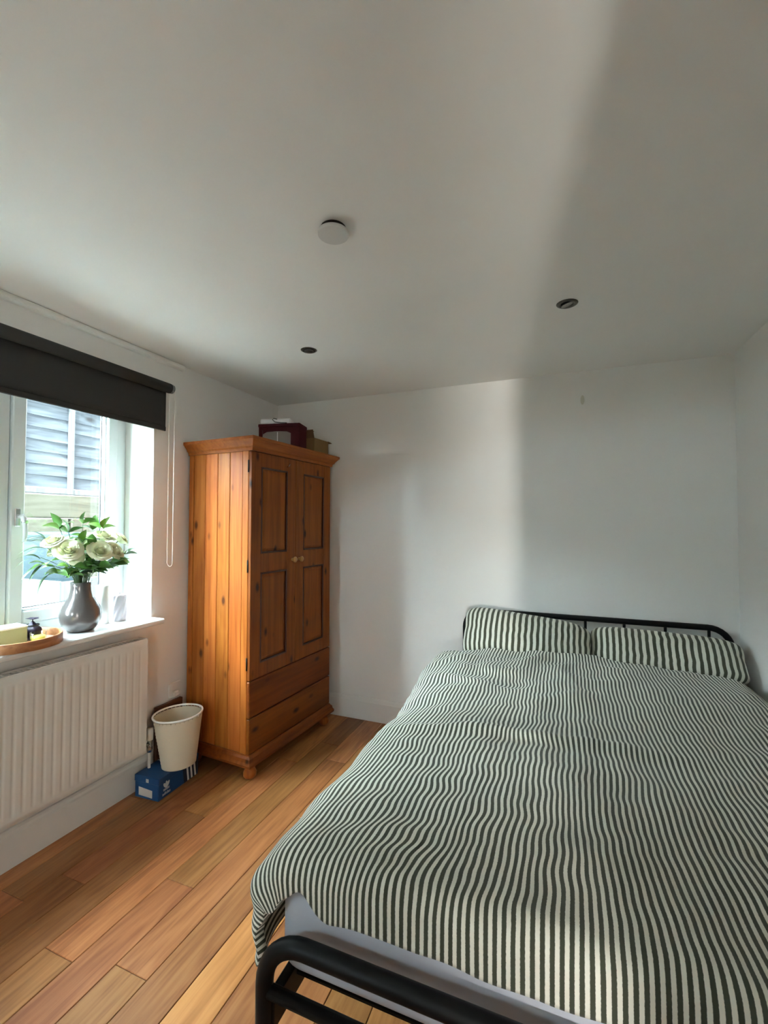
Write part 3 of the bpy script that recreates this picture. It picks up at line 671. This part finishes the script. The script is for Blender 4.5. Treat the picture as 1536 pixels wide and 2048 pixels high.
# ------------------------------------------------------------------ basket, shoe box, board, socket
def corner_things():
    # shoe box
    s = thing('shoe_box', 'blue shoe box with white stripes under the waste basket', 'box', (-1.945, 1.748, 0), (0, 0, math.radians(3.0)))
    w, l, h = .158, .285, .112
    MB().box(-w, 0, 0, l, 0, h, .003).build('box_body', 'blue', s)
    lid = MB().box(-w - .002, .0025, -.0025, l + .0025, h - .030, h + .004, .003).build('lid', 'blue', s)
    def patch(name, quad, m, off=.0012):
        q = [Vector(p) for p in quad]; n = (q[1] - q[0]).cross(q[3] - q[0]).normalized() * off
        return MB().add(q + [p + n for p in q], [(0, 1, 2, 3), (7, 6, 5, 4), (0, 4, 5, 1), (1, 5, 6, 2), (2, 6, 7, 3), (3, 7, 4, 0)]).build(name, m, s)
    xs = .0027
    patch('print_band', [(xs, .175, .004), (xs, .272, .004), (xs, .272, h + .002), (xs, .160, h + .002)], 'navy', .0005)
    for k in range(3):
        y = .190 + k * .027
        patch('stripe', [(xs + .0005, y + .010, .006), (xs + .0005, y + .022, .006), (xs + .0005, y + .008, h + .003), (xs + .0005, y - .004, h + .003)], 'white', .0006)
        patch('stripe', [(xs, y - .004, h + .0042), (xs, y + .008, h + .0042), (-w, y - .034, h + .0042), (-w, y - .046, h + .0042)], 'white', .0006)
    patch('size_label', [(-.130, -.0008, .016), (-.040, -.0008, .012), (-.040, -.0008, .050), (-.130, -.0008, .058)], 'label', .0008)
    patch('size_label', [(-.080, -.0030, .088), (-.062, -.0030, .088), (-.062, -.0030, .106), (-.080, -.0030, .106)], 'label', .0006)
    # emblem: three leaves over bars, with a word below
    e = MB(); cy, cz = .052, .050
    for ang in (-.62, 0.0, .62):
        pts = []
        for k in range(14):
            a = 2 * PI * k / 14; u = .0075 * math.cos(a); v = .017 * math.sin(a) + .016
            pts.append((cy + u * math.cos(ang) + v * math.sin(ang), cz + v * math.cos(ang) - u * math.sin(ang)))
        e.prism(pts, xs - .0022, xs - .0012, axis=0)
    for k in range(2): e.box(xs - .0022, xs - .0014, cy - .020, cy + .020, cz - .006 - k * .006, cz - .003 - k * .006)
    e.build('emblem', 'white', s)
    cu = bpy.data.curves.new('lettering', 'FONT'); cu.body = 'adidas'; cu.size = .022; cu.align_x = 'CENTER'; cu.extrude = .0004
    tmp = bpy.data.objects.new('tmp', cu); COL.objects.link(tmp)
    dg = bpy.context.evaluated_depsgraph_get(); me = bpy.data.meshes.new_from_object(tmp.evaluated_get(dg)); bpy.data.objects.remove(tmp)
    me.materials.clear(); me.materials.append(M['white'])
    link('lettering', me, s, (xs - .0012, cy, cz - .034), (PI / 2, 0, PI / 2))
    # basket
    b = thing('waste_basket', 'cream woven waste basket standing on the blue shoe box', 'basket', (-1.972, 1.905, .1185), (math.radians(0.5), math.radians(-2.0), 0))
    r0, r1, hh = .087, .124, .258
    n = 56; P = []
    body = MB()
    m = 30; prof = []
    vs = np.zeros((n, m, 3)); vi = np.zeros((n, m, 3))
    for i in range(n):
        a = 2 * PI * i / n
        for j in range(m):
            q = j / (m - 1); r = r0 + (r1 - r0) * q + .0011 * ((-1) ** (i + j))
            vs[i, j] = (r * math.cos(a), r * math.sin(a), .002 + hh * q)
            vi[i, j] = ((r - .004) * math.cos(a), (r - .004) * math.sin(a), .006 + (hh - .004) * q)
    body.grid(vs, closed_u=True); body.grid(vi, closed_u=True); body.lathe([(r0 + .001, 0), (r0 + .001, .006)], 40)
    body.build('woven_body', 'wicker', b)
    k = MB(); ring = [((r1 + .001) * math.cos(2 * PI * i / 64), (r1 + .001) * math.sin(2 * PI * i / 64), hh + .012) for i in range(64)]
    k.tube(ring, .0055, n=8, closed=True); k.build('rim', 'rim', b)
    k = MB()
    for i in range(36):
        a = 2 * PI * i / 36; k.tube([(r1 * math.cos(a), r1 * math.sin(a), hh - .002), ((r1 + .001) * math.cos(a + .09), (r1 + .001) * math.sin(a + .09), hh + .012)], .002, n=5)
    k.build('rim_lacing', 'wicker', b)
    # board behind
    tag(MB().box(-.011, .011, -.092, .092, 0, .402, .002).build('wood_offcut', 'board', None, (XL + .030, 1.972, 0)), 'dark brown board standing against wall behind the basket', 'board')
    # socket with plug
    t = thing('wall_socket', 'white wall socket low beside the wardrobe', 'socket', (XL, 2.035, .45))
    MB().box(0, .008, -.043, .043, -.043, .043, .003).build('face_plate', 'gloss', t)
    MB().box(.008, .030, -.026, .012, -.036, -.004, .005).build('plug', 'chain', t)
    MB().box(.008, .011, -.014, -.004, .012, .026, .001).build('switch', 'gloss', t)
corner_things()

# ------------------------------------------------------------------ things on the window sill
SZ = .9055
def sill_things():
    v = thing('flower_vase', 'glossy grey bulbous vase holding white roses on windowsill', 'vase', (-2.205, 1.505, SZ))
    pr = [(.045, 0), (.056, .003), (.074, .022), (.086, .052), (.089, .082), (.083, .112), (.068, .142), (.054, .165), (.047, .190), (.044, .215), (.046, .238), (.0435, .2385), (.041, .215), (.044, .19), (.051, .165), (.065, .142), (.080, .112), (.085, .08), (.07, .03), (.04, .010)]
    MB().lathe(pr, 48, caps=(True, True)).build('vase_body', 'vase', v)
    base = Vector((-2.205, 1.505, SZ + .02)); neck = Vector((-2.205, 1.505, SZ + .238))
    # one rose bloom mesh: nested cupped petals
    def bloom(seed):
        rr = random.Random(seed); b = MB()
        layers = [(2, .006, .042, 0.0), (3, .011, .043, 0.05), (4, .017, .042, 0.12), (5, .023, .040, 0.25), (5, .029, .037, 0.45), (6, .035, .033, 0.8), (6, .040, .028, 1.15)]
        for li, (n, rad, ht, flare) in enumerate(layers):
            for k in range(n):
                a0 = 2 * PI * (k + .41 * li) / n + rr.uniform(-.2, .2); wd = 2 * PI / n * .74; tl = rr.uniform(.92, 1.06)
                nu, nv = 8, 7; P = np.zeros((nu, nv, 3))
                for i in range(nu):
                    u = -1 + 2 * i / (nu - 1)
                    for j in range(nv):
                        q = j / (nv - 1)
                        r = rad * (.45 + .62 * math.sin(q * 1.9)) + (.004 + .012 * flare) * max(0, q - .72) * 3.0 + .0015 * u
                        z = ht * tl * (q ** .85) * (1 - .13 * u * u * q) - flare * .016 * max(0, q - .75) * 4 * .5 + .0015 * math.sin(u * 4 + k)
                        aa = a0 + u * wd * (.5 + .5 * math.sin(min(1, q * 1.5) * PI / 2))
                        P[i, j] = (r * math.cos(aa), r * math.sin(aa), z)
                b.grid(P)
        b.lathe([(.0, .0), (.012, .002), (.016, .012), (.010, .034), (0, .038)], 10, caps=(False, False))
        return b.mesh('bloom', 'petal')
    blooms = [bloom(s) for s in (1, 2, 3)]
    def leafmesh(mat, ln=.07, w=.019, bend=.012, fold=.30):
        n = 9; vs = []; fs = []
        for i in range(n):
            q = i / (n - 1); ww = w * math.sin(PI * q ** .85) ** .9 if 0 < q < 1 else 0.0004
            z = -bend * (q * 2 - .6) ** 2
            vs += [(q * ln, -ww, z + ww * fold), (q * ln, 0, z), (q * ln, ww, z + ww * fold)]
        for i in range(n - 1):
            o = i * 3; fs += [(o, o + 1, o + 4, o + 3), (o + 1, o + 2, o + 5, o + 4)]
        return MB().add(vs, fs, 0, True).mesh('leaf', mat)
    leaves = [leafmesh('leaf', .080, .021), leafmesh('leaf2', .066, .020), leafmesh('leaf3', .075, .015), leafmesh('leaf', .058, .019, .006)]
    slim = leafmesh('leaf3', .10, .006, .02, .2)
    def orient(o, d, roll=0.0, axis='X'):
        q = Vector(d).to_track_quat(axis, 'Z' if axis == 'X' else 'Y'); o.rotation_mode = 'QUATERNION'
        o.rotation_quaternion = q @ Matrix.Rotation(roll, 3, axis).to_quaternion()
    # frame of the bouquet: A = along the wall (picture right), Bn = into the room, z up
    A = Vector((.35, .94, 0)).normalized(); Bn = Vector((.94, -.35, 0)).normalized()
    def P(a, b, z): return neck + A * a + Bn * b + Vector((0, 0, z))
    def stemcurve(end, side):
        st = base + (A * side * .02) + Bn * random.uniform(-.015, .015)
        nk = neck + A * (max(-.030, min(.030, side * .03))) + Bn * random.uniform(-.012, .012) + Vector((0, 0, -.004))
        pts = []
        for k in range(4): pts.append(st.lerp(nk, k / 3))
        c1 = nk + (nk - st).normalized() * .07
        for k in range(1, 7):
            q = k / 6; pts.append((nk * (1 - q) ** 2) + c1 * 2 * q * (1 - q) + end * q * q)
        return pts
    roses = [(-.118, .02, .190, 0, 1.0, (-.4, .3, .8)), (-.070, .055, .150, 1, 1.25, (-.15, .75, .62)), (.055, .060, .145, 2, 1.20, (.1, .8, .55)), (.125, .035, .140, 0, 1.05, (.45, .6, .5)),
             (.090, -.01, .205, 1, 1.12, (.2, .3, .9)), (.168, -.03, .195, 2, 1.0, (.7, .1, .7)), (-.035, .03, .120, 0, .8, (-.2, .8, .3)), (.005, -.05, .180, 1, .95, (0, -.4, .9)), (-.085, -.05, .150, 2, .95, (-.5, -.5, .7))]
    for (a, b, z, k, sc, d) in roses:
        end = P(a, b, z); r = thing('white_rose', 'creamy white rose in the grey vase on the windowsill', 'flower', end, group='roses in the vase')
        dd = (A * d[0] + Bn * d[1] + Vector((0, 0, d[2]))).normalized()
        o = link('bloom', blooms[k], r, (0, 0, 0), scale=(sc * .9,) * 3); orient(o, dd, random.uniform(0, 6), 'Z')
        pts = [p - end for p in stemcurve(end - dd * .0, a / .17)]
        MB().tube(pts, .0024, n=6).build('stem', 'stem', r)
        for j in range(3):
            p = pts[-2 if j else -3]; lo = link('leaf', leaves[(k + j) % 4], r, p, scale=(.8,) * 3)
            ang = random.uniform(0, 2 * PI); orient(lo, A * math.cos(ang) + Bn * math.sin(ang) * .8 + Vector((0, 0, .15)), random.uniform(-.6, .6))
    # foliage sprigs; the listed leaves follow the outline of the bunch
    sprigs = [(-.095, .0, .265, (0, 1)), (-.060, .01, .245, (2, 0)), (.0, .0, .290, (3, 1)), (.05, -.02, .255, (0, 2)), (.085, .0, .262, (1, 1)), (.185, .02, .130, (2, 0)), (.150, .03, .090, (1, 0)),
              (-.150, .03, .095, (1, 1)), (-.115, .06, .060, (0, 1)), (-.020, .07, .060, (2, 0)), (.03, .07, .055, (2, 2)), (.08, .05, .065, (2, 0)), (-.05, .065, .045, (0, 3)), (.055, .075, .075, (0, 0)), (.0, .08, .085, (3, 0)), (.105, .055, .085, (0, 2)), (-.01, .045, .20, (1, 0)), (.02, .05, .17, (0, 1)), (-.14, -.02, .20, (2, 2))]
    for i, (a, b, z, ks) in enumerate(sprigs):
        end = P(a, b, z); s = thing('leaf_sprig', 'green leafy sprig among the roses in the grey vase', 'foliage', end, group='sprigs in the vase')
        pts = [p - end for p in stemcurve(end, a / .18)]
        MB().tube(pts, .0017, n=5).build('stem', 'stem', s)
        tip = (Vector(pts[-1]) - Vector(pts[-3])).normalized()
        lo = link('leaf', leaves[ks[0]], s, (0, 0, 0)); orient(lo, tip + Vector((0, 0, .2)), random.uniform(-1, 1))
        for j in range(5):
            p = Vector(pts[-1 - (j // 2)]) ; ang = random.uniform(-1, 1) + (PI if j % 2 else 0)
            lo = link('leaf', leaves[ks[j % 2]], s, p, scale=(random.uniform(.7, 1.05),) * 3)
            out = A * math.cos(ang) + Bn * math.sin(ang) * .7 + tip * .55; orient(lo, out, random.uniform(-.9, .9))
    for (a, b, z, d) in ((-.17, .03, .13, (-.9, .2, .12)), (-.16, .02, .10, (-.8, .4, -.45)), (-.15, .05, .175, (-.9, 0, .1)), (-.14, .04, .055, (-.7, .3, -.5)), (-.13, 0, .21, (-.8, 0, .25))):
        end = P(a, b, z); s = thing('slender_sprig', 'thin drooping grey-green sprig leaning out of the grey vase', 'foliage', end, group='slender sprigs in the vase')
        MB().tube([p - end for p in stemcurve(end, a / .18)], .0013, n=5).build('stem', 'stem', s)
        dd = A * d[0] + Bn * d[1] + Vector((0, 0, d[2]))
        for j in range(3):
            lo = link('leaf', slim, s, (0, 0, 0), scale=(1, 1, 1)); orient(lo, dd + Vector((random.uniform(-.25, .25), random.uniform(-.25, .25), random.uniform(-.25, .25))), random.uniform(-.5, .5))
    # candles
    c = thing('pillar_candle', 'tall plain white pillar candle behind the grey vase', 'candle', (-2.262, 1.658, SZ))
    MB().lathe([(.029, 0), (.031, .002), (.031, .198), (.028, .201), (.012, .198)], 32).build('wax', 'candle', c)
    MB().tube([(0, 0, .197), (.001, 0, .211)], .0012, n=6).build('wick', 'cable', c)
    c = thing('ribbed_candle', 'lilac candle with diagonal ridges beside the window reveal', 'candle', (-2.245, 1.742, SZ))
    n, m = 64, 26; G = np.zeros((n, m, 3))
    for i in range(n):
        a = 2 * PI * i / n
        for j in range(m):
            q = j / (m - 1); r = .0335 + .0022 * math.sin(8 * a * 1 - q * 11)
            if j in (0, m - 1): r = .030
            G[i, j] = (r * math.cos(a), r * math.sin(a), q * .140)
    w = MB(); w.grid(G, closed_u=True); w.lathe([(.0305, .1385), (.004, .1385)], 32, caps=(False, True)); w.build('wax', 'candle2', c)
    MB().tube([(0, 0, .138), (.001, 0, .15)], .0012, n=6).build('wick', 'cable', c)
    # tray
    tc = (-2.195, 1.215, SZ)
    t = thing('round_tray', 'round wooden tray with bent rim on the windowsill', 'tray', tc)
    R = .170
    MB().lathe([(R - .006, .0), (R - .006, .006)], 64).build('tray_base', 'tray_in', t)
    MB().lathe([(R - .005, .0), (R, .001), (R, .040), (R - .0015, .042), (R - .005, .042), (R - .0065, .040), (R - .0065, .006)], 64, caps=(False, False)).build('rim', 'tray', t)
    zt = SZ + .0065
    # pale box with sage sides
    b = thing('gift_box', 'long pale box with sage green sides on the tray', 'box', (-2.215, 1.165, zt), (0, 0, math.radians(-6)))
    MB().box(-.045, .045, -.130, .085, 0, .072, .002).build('box_base', 'sage', b)
    MB().box(-.0465, .0465, -.1315, .0865, .070, .078, .002).build('lid', 'pages', b)
    # dark wrap tied at its end
    p = thing('dark_pouch', 'small plum-black gathered pouch beside the pale box', 'pouch', (-2.222, 1.300, zt))
    n, m = 28, 16; G = np.zeros((n, m, 3))
    for i in range(n):
        a = 2 * PI * i / n
        for j in range(m):
            q = j / (m - 1); r = .037 * math.sin(PI * min(1, q * 1.12 + .06)) ** .55 * (1 - .32 * smooth(.5, .72, q) + .75 * smooth(.78, 1, q)) + .003 * math.sin(5 * a + 7 * q)
            if j == 0: r = .018
            if j == m - 1: r = .027 + .005 * math.sin(5 * a)
            G[i, j] = (r * math.cos(a), r * .8 * math.sin(a), q * .092)
    w = MB(); w.grid(G, closed_u=True); w.lathe([(.018, .0005), (.002, .0005)], 20, caps=(False, True)); w.build('pouch_body', 'plum', p)
    MB().lathe([(.0245, -.003), (.0265, 0), (.0245, .003)], 20, c=(0, 0, .062), caps=(False, False)).build('tie', 'cable', p)
    g = thing('votive_candle', 'yellow votive candle in small clear glass on the tray', 'candle', (-2.128, 1.268, zt))
    MB().lathe([(.026, 0), (.028, .002), (.030, .045), (.0285, .045), (.0265, .006), (.002, .005)], 28, caps=(True, False)).build('glass_cup', 'yglass', g)
    MB().lathe([(.0255, .0065), (.0272, .030), (.003, .031)], 24).build('wax', 'wax', g)
sill_things()

# ------------------------------------------------------------------ bed
BX0, BX1, BYF, BYH = -.613, .842, .838, 2.985
def bed():
    t = thing('bed_frame', 'black tubular metal bed frame with rounded headboard', 'bed', (0, 0, 0))
    def hoop(y, ztop, r=.02, rad=.085):
        pts = [(BX0, y, .001), (BX0, y, ztop - rad - .1), (BX0, y, ztop - rad)]
        for k in range(1, 9): a = PI / 2 * k / 8; pts.append((BX0 + rad - rad * math.cos(a), y, ztop - rad + rad * math.sin(a)))
        for k in range(0, 9): a = PI / 2 * k / 8; pts.append((BX1 - rad + rad * math.sin(a), y, ztop - rad + rad * math.cos(a)))
        pts += [(BX1, y, ztop - rad - .1), (BX1, y, .001)]
        return MB().tube(pts, r, n=18)
    hoop(BYH, .865, .0165, .11).build('headboard_hoop', 'black', t)
    hoop(BYF, .535, .0195, .10).build('footboard_hoop', 'black', t)
    for z, y in ((.42, BYF), (.40, BYH)):
        MB().tube([(BX0, y, z), (BX1, y, z)], .014, n=12).build('cross_rail', 'black', t)
    for k in range(7):
        x = BX0 + (BX1 - BX0) * (k + .5) / 7
        MB().tube([(x, BYH, .40), (x, BYH, .865)], .008, n=8).build('headboard_bar', 'black', t)
    for x in (BX0 + .012, BX1 - .012):
        b = MB(); b.box(x - .012, x + .012, BYF, BYH, .335, .400, .003); b.build('side_rail', 'black', t)
    MB().box(.105, .135, BYF + .02, BYH - .02, .345, .375, .003).build('centre_rail', 'black', t)
    for k in range(13):
        y = BYF + .12 + k * .155
        MB().box(BX0 + .02, BX1 - .02, y - .03, y + .03, .376, .386, .002).build('slat', 'black', t)
    MB().tube([(.12, 1.9, 0.001), (.12, 1.9, .345)], .018, n=12).build('middle_leg', 'black', t)
    for x, s in ((BX0, 1), (BX1, -1)):
        for y in (BYF, BYH):
            MB().lathe([(.024, 0), (.024, .012), (.019, .016)], 16, c=(x, y, 0)).build('foot_cap', 'black', t)
bed()

def mattress():
    x0, x1, y0, y1, z0, z1 = -.622, .830, .892, 2.945, .396, .604
    cx, cy, cz = (x0 + x1) / 2, (y0 + y1) / 2, (z0 + z1) / 2
    bm = bmesh.new()
    bmesh.ops.create_cube(bm, size=1.0)
    for v in bm.verts: v.co = Vector((v.co.x * (x1 - x0), v.co.y * (y1 - y0), v.co.z * (z1 - z0)))
    ve = [e for e in bm.edges if abs(e.verts[0].co.z - e.verts[1].co.z) > .05]
    bmesh.ops.bevel(bm, geom=ve, offset=.050, segments=6, affect='EDGES', profile=.5)
    he = [e for e in bm.edges if abs(e.verts[0].co.z - e.verts[1].co.z) < .001 and len(e.link_faces) == 2 and any(abs(f.normal.z) > .9 for f in e.link_faces) and any(abs(f.normal.z) < .1 for f in e.link_faces)]
    bmesh.ops.bevel(bm, geom=he, offset=.055, segments=6, affect='EDGES', profile=.5)
    for f in bm.faces: f.smooth = True
    me = bpy.data.meshes.new('mattress'); bm.to_mesh(me); bm.free(); me.materials.append(M['sheet'])
    o = link('mattress', me, None, (cx, cy, cz)); tag(o, 'mattress in a fitted grey sheet on the black bed frame', 'mattress')
mattress()

# ---- striped bedding: stripes live in UV (metres of cloth), folds are geometry
def uvgrid(P, UV, name, mat, thick=0.0):
    nu, nv = P.shape[:2]
    idx = np.arange(nu * nv).reshape(nu, nv)
    F = np.stack([idx[:-1, :-1], idx[1:, :-1], idx[1:, 1:], idx[:-1, 1:]], -1).reshape(-1, 4)
    me = bpy.data.meshes.new(name); me.from_pydata(P.reshape(-1, 3).tolist(), [], F.tolist()); me.update()
    ul = me.uv_layers.new(name='UVMap'); uv = UV.reshape(-1, 2)[F.reshape(-1)]
    ul.data.foreach_set('uv', uv.reshape(-1).astype(np.float32)); me.polygons.foreach_set('use_smooth', [True] * len(F))
    me.materials.append(M[mat]); o = bpy.data.objects.new(name, me); COL.objects.link(o)
    if thick:
        md = o.modifiers.new('thickness', 'SOLIDIFY'); md.thickness = thick; md.offset = -1; md.use_rim = True
    return o
def catmull(pts, n):
    pts = np.array(pts, float); ext = np.vstack([2 * pts[0] - pts[1], pts, 2 * pts[-1] - pts[-2]]); out = []
    for i in range(1, len(ext) - 2):
        p0, p1, p2, p3 = ext[i - 1:i + 3]
        for t in np.linspace(0, 1, 24, endpoint=False):
            out.append(.5 * ((2 * p1) + (-p0 + p2) * t + (2 * p0 - 5 * p1 + 4 * p2 - p3) * t * t + (-p0 + 3 * p1 - 3 * p2 + p3) * t ** 3))
    out.append(pts[-1]); out = np.array(out); d = np.r_[0, np.cumsum(np.linalg.norm(np.diff(out, axis=0), axis=1))]
    s = np.linspace(0, d[-1], n); return np.stack([np.interp(s, d, out[:, k]) for k in range(out.shape[1])], 1), s
def duvet():
    NU, NV = 330, 300
    sec, s = catmull([(-.690, .425), (-.702, .49), (-.704, .55), (-.685, .612), (-.630, .655), (-.55, .674), (-.40, .684), (-.15, .690), (.15, .690), (.45, .688), (.66, .682), (.775, .668), (.838, .635), (.866, .58), (.872, .51)], NU)
    Y0, Y1 = .868, 2.715
    v = np.linspace(0, 1, NV)
    P = np.zeros((NU, NV, 3)); UV = np.zeros((NU, NV, 2))
    hang = .082                                   # cloth hanging over the foot end
    Ltot = (Y1 - Y0) + hang
    tang = np.gradient(sec, axis=0); tang /= np.linalg.norm(tang, axis=1)[:, None]
    for i in range(NU):
        x, z = sec[i]; top = float(smooth(-.62, -.48, x)) * float(1 - smooth(.74, .84, x))
        side = max(0.0, float(1 - smooth(-.69, -.60, x)))
        inx, inz = tang[i][1], -tang[i][0]         # inward normal of the cross-section
        # length of overhang at the foot for this strip: notch at the corner
        hg = .055 + (hang - .055) * float(smooth(-.545, -.46, x)) * (1 + .22 * nz(x * 5.0, 2.2)) + .012 * float(1 - smooth(-.665, -.60, x)) * float(smooth(.50, .63, z)) - .022 * math.exp(-((x + .548) / .03) ** 2)
        if x < -.60: hg *= .02 + .98 * float(smooth(.42, .67, z))
        for j in range(NV):
            d = -hg + v[j] * (Y1 - Y0 + hg)       # distance along cloth from the foot edge
            ox = oz = 0.0
            if d >= 0.05: y = Y0 + d
            else:
                # round over the foot edge of the mattress
                R = .05; a = min((0.05 - d) / R, PI / 2 * .93); y = Y0 + .05 - R * math.sin(a); drop = R * (1 - math.cos(a)); rest = (0.05 - d) - a * R
                if rest > 0: y -= rest * .10; drop += rest * .99
                ox = drop * inx; oz = drop * inz
            yy = y
            k = 1.0
            # puffs and folds
            f1 = nz(x * 2.1 + .4 * yy, yy * 1.5, 1.0)
            f2 = nz(x * 7.5 + 1.2 * nz(x * 2, yy * 2, 9), yy * 2.3, 4.0)
            f3 = nz(x * 5.0 + yy * 3.0, yy * 7.0 - x * 3.0, 7.0)
            ridg = math.exp(-(nz(x * 3.2 + yy * 1.3, yy * 4.2 - x * 1.1, 11.0) * 4.0) ** 2)
            head = float(smooth(1.7, 2.4, yy)) * float(1 - smooth(.0, .35, x))
            dz = .016 * f1 + .010 * f2 + (.006 + .014 * head) * f3 + (.005 + .017 * head) * ridg
            # crease line across the bed
            cr = yy - (1.62 + .10 * (x + .6) + .04 * nz(x * 3, 0, 5)); dz += .012 * math.exp(-(cr / .03) ** 2) * float(1 - smooth(.1, .5, x)) - .006 * math.exp(-((cr + .05) / .04) ** 2) * float(1 - smooth(.1, .5, x))
            # lateral wander of the cloth
            calm = 1 - .6 * float(smooth(-.25, .15, x)); dx = .020 * nz(x * 1.7 + 5, yy * 2.4, 21.0) + .010 * calm * nz(x * 3.5, yy * 6.0, 25.0) + .0045 * calm * nz(x * 9, yy * 15.0, 28.0) + (.004 + .007 * float(1 - smooth(-.35, .1, x))) * nz(x * 5 + yy * 4, yy * 13 - x * 6, 33.0)
            dy = .012 * nz(x * 3.0, yy * 3.0, 31.0)
            edge = top
            px = x + ox + dx * edge - (1 - edge) * (.020 * nz(yy * 3.1, z * 4, 41) + .012 * nz(yy * 9, z * 7, 43)) * (1 if x < 0 else .3)
            pz = z + oz + dz * (edge if x > -.5 else .35 + .65 * edge)
            # fuller, higher near the pillows, flaring out at the head-side corner
            hd = float(smooth(1.9, 2.55, yy)); pz += .022 * hd * edge; px -= .045 * hd * float(1 - smooth(-.66, -.5, x))
            # the end tucks down at the pillows
            pz -= .045 * float(smooth(2.64, 2.715, yy)) * edge
            # side hem rises and falls
            if x < -.62: pz += side * .020 * nz(yy * 2.2, 3.3, 51)
            # foot-end corner of the side flap gathers inwards and sags
            if x < -.58: g = float(1 - smooth(.86, 1.02, yy)); pz += -.012 * g * side; px += .006 * g * side * math.sin(z * 60)
            P[i, j] = (px, y + dy * float(smooth(.0, .15, d)), max(pz, .36))
            UV[i, j] = (s[i], d)
    o = uvgrid(P, UV, 'duvet', 'duvet', .022)
    tag(o, 'dark green and cream pinstriped duvet rumpled over the bed', 'duvet')
duvet()

def pillow(name, label, xc, yc, zc, hw, hh, th, tilt, lean, seed, sag):
    n = 70; m = 50
    u = np.linspace(-1, 1, n); v = np.linspace(-1, 1, m)
    Ps = []
    verts = []; uvs = []; faces = []
    for side in (1, -1):
        P = np.zeros((n, m, 3)); UV = np.zeros((n, m, 2))
        for i in range(n):
            for j in range(m):
                a, b = u[i], v[j]
                prof = max(0, (1 - abs(a) ** 3.2)) ** .50 * max(0, (1 - abs(b) ** 2.6)) ** .55
                pin = 1 - .06 * (1 - abs(b)) ** 0 * (b * b) * (1 - a * a) ; pinb = 1 - .07 * (a * a) * (1 - b * b)
                ra = math.sqrt(max(0, 1 - .30 * (b * b) ** 2 * a * a)); rb = math.sqrt(max(0, 1 - .34 * (a * a) ** 2 * b * b)); x = hw * a * pinb * ra; y = hh * b * pin * rb
                d = th * prof * (1 + .16 * nz(a * 2 + seed, b * 2, 3) + .06 * nz(a * 6 + seed, b * 5, 8))
                d += .006 * nz(a * 9 + seed, b * 2.5, 5) * prof
                wr = .0035 * nz(a * 3 + seed, b * 4, 13) * (1 if side > 0 else 1)
                y += -sag * (a + 1) * .5 * (b + 1) * .5
                P[i, j] = (x + wr, y, side * d)
                UV[i, j] = (hw * (a + 1), hh * (b + 1))
        Ps.append((P, UV))
    V = np.vstack([Ps[0][0].reshape(-1, 3), Ps[1][0].reshape(-1, 3)]); UVs = np.vstack([Ps[0][1].reshape(-1, 2), Ps[1][1].reshape(-1, 2)])
    idx = np.arange(n * m).reshape(n, m)
    F1 = np.stack([idx[:-1, :-1], idx[1:, :-1], idx[1:, 1:], idx[:-1, 1:]], -1).reshape(-1, 4)
    F = np.vstack([F1, F1[:, ::-1] + n * m])
    me = bpy.data.meshes.new(name); me.from_pydata(V.tolist(), [], F.tolist()); me.update()
    ul = me.uv_layers.new(name='UVMap'); ul.data.foreach_set('uv', UVs[F.reshape(-1)].reshape(-1).astype(np.float32))
    bm = bmesh.new(); bm.from_mesh(me); bmesh.ops.remove_doubles(bm, verts=bm.verts, dist=.0004); [setattr(f, 'smooth', True) for f in bm.faces]; bm.to_mesh(me); bm.free()
    me.materials.append(M['pillow'])
    o = link(name, me, None, (xc, yc, zc)); o.rotation_euler = (tilt, 0, lean)
    tag(o, label, 'pillow'); return o
pillow('pillow', 'plump striped pillow slumping towards the flatter pillow beside it', -.225, 2.815, .768, .385, .180, .105, math.radians(56), math.radians(-1.5), 3.0, .075)
pillow('pillow', 'flatter striped pillow tucked into the room corner by headboard', .492, 2.825, .733, .382, .148, .080, math.radians(48), math.radians(-2.5), 11.0, .02)
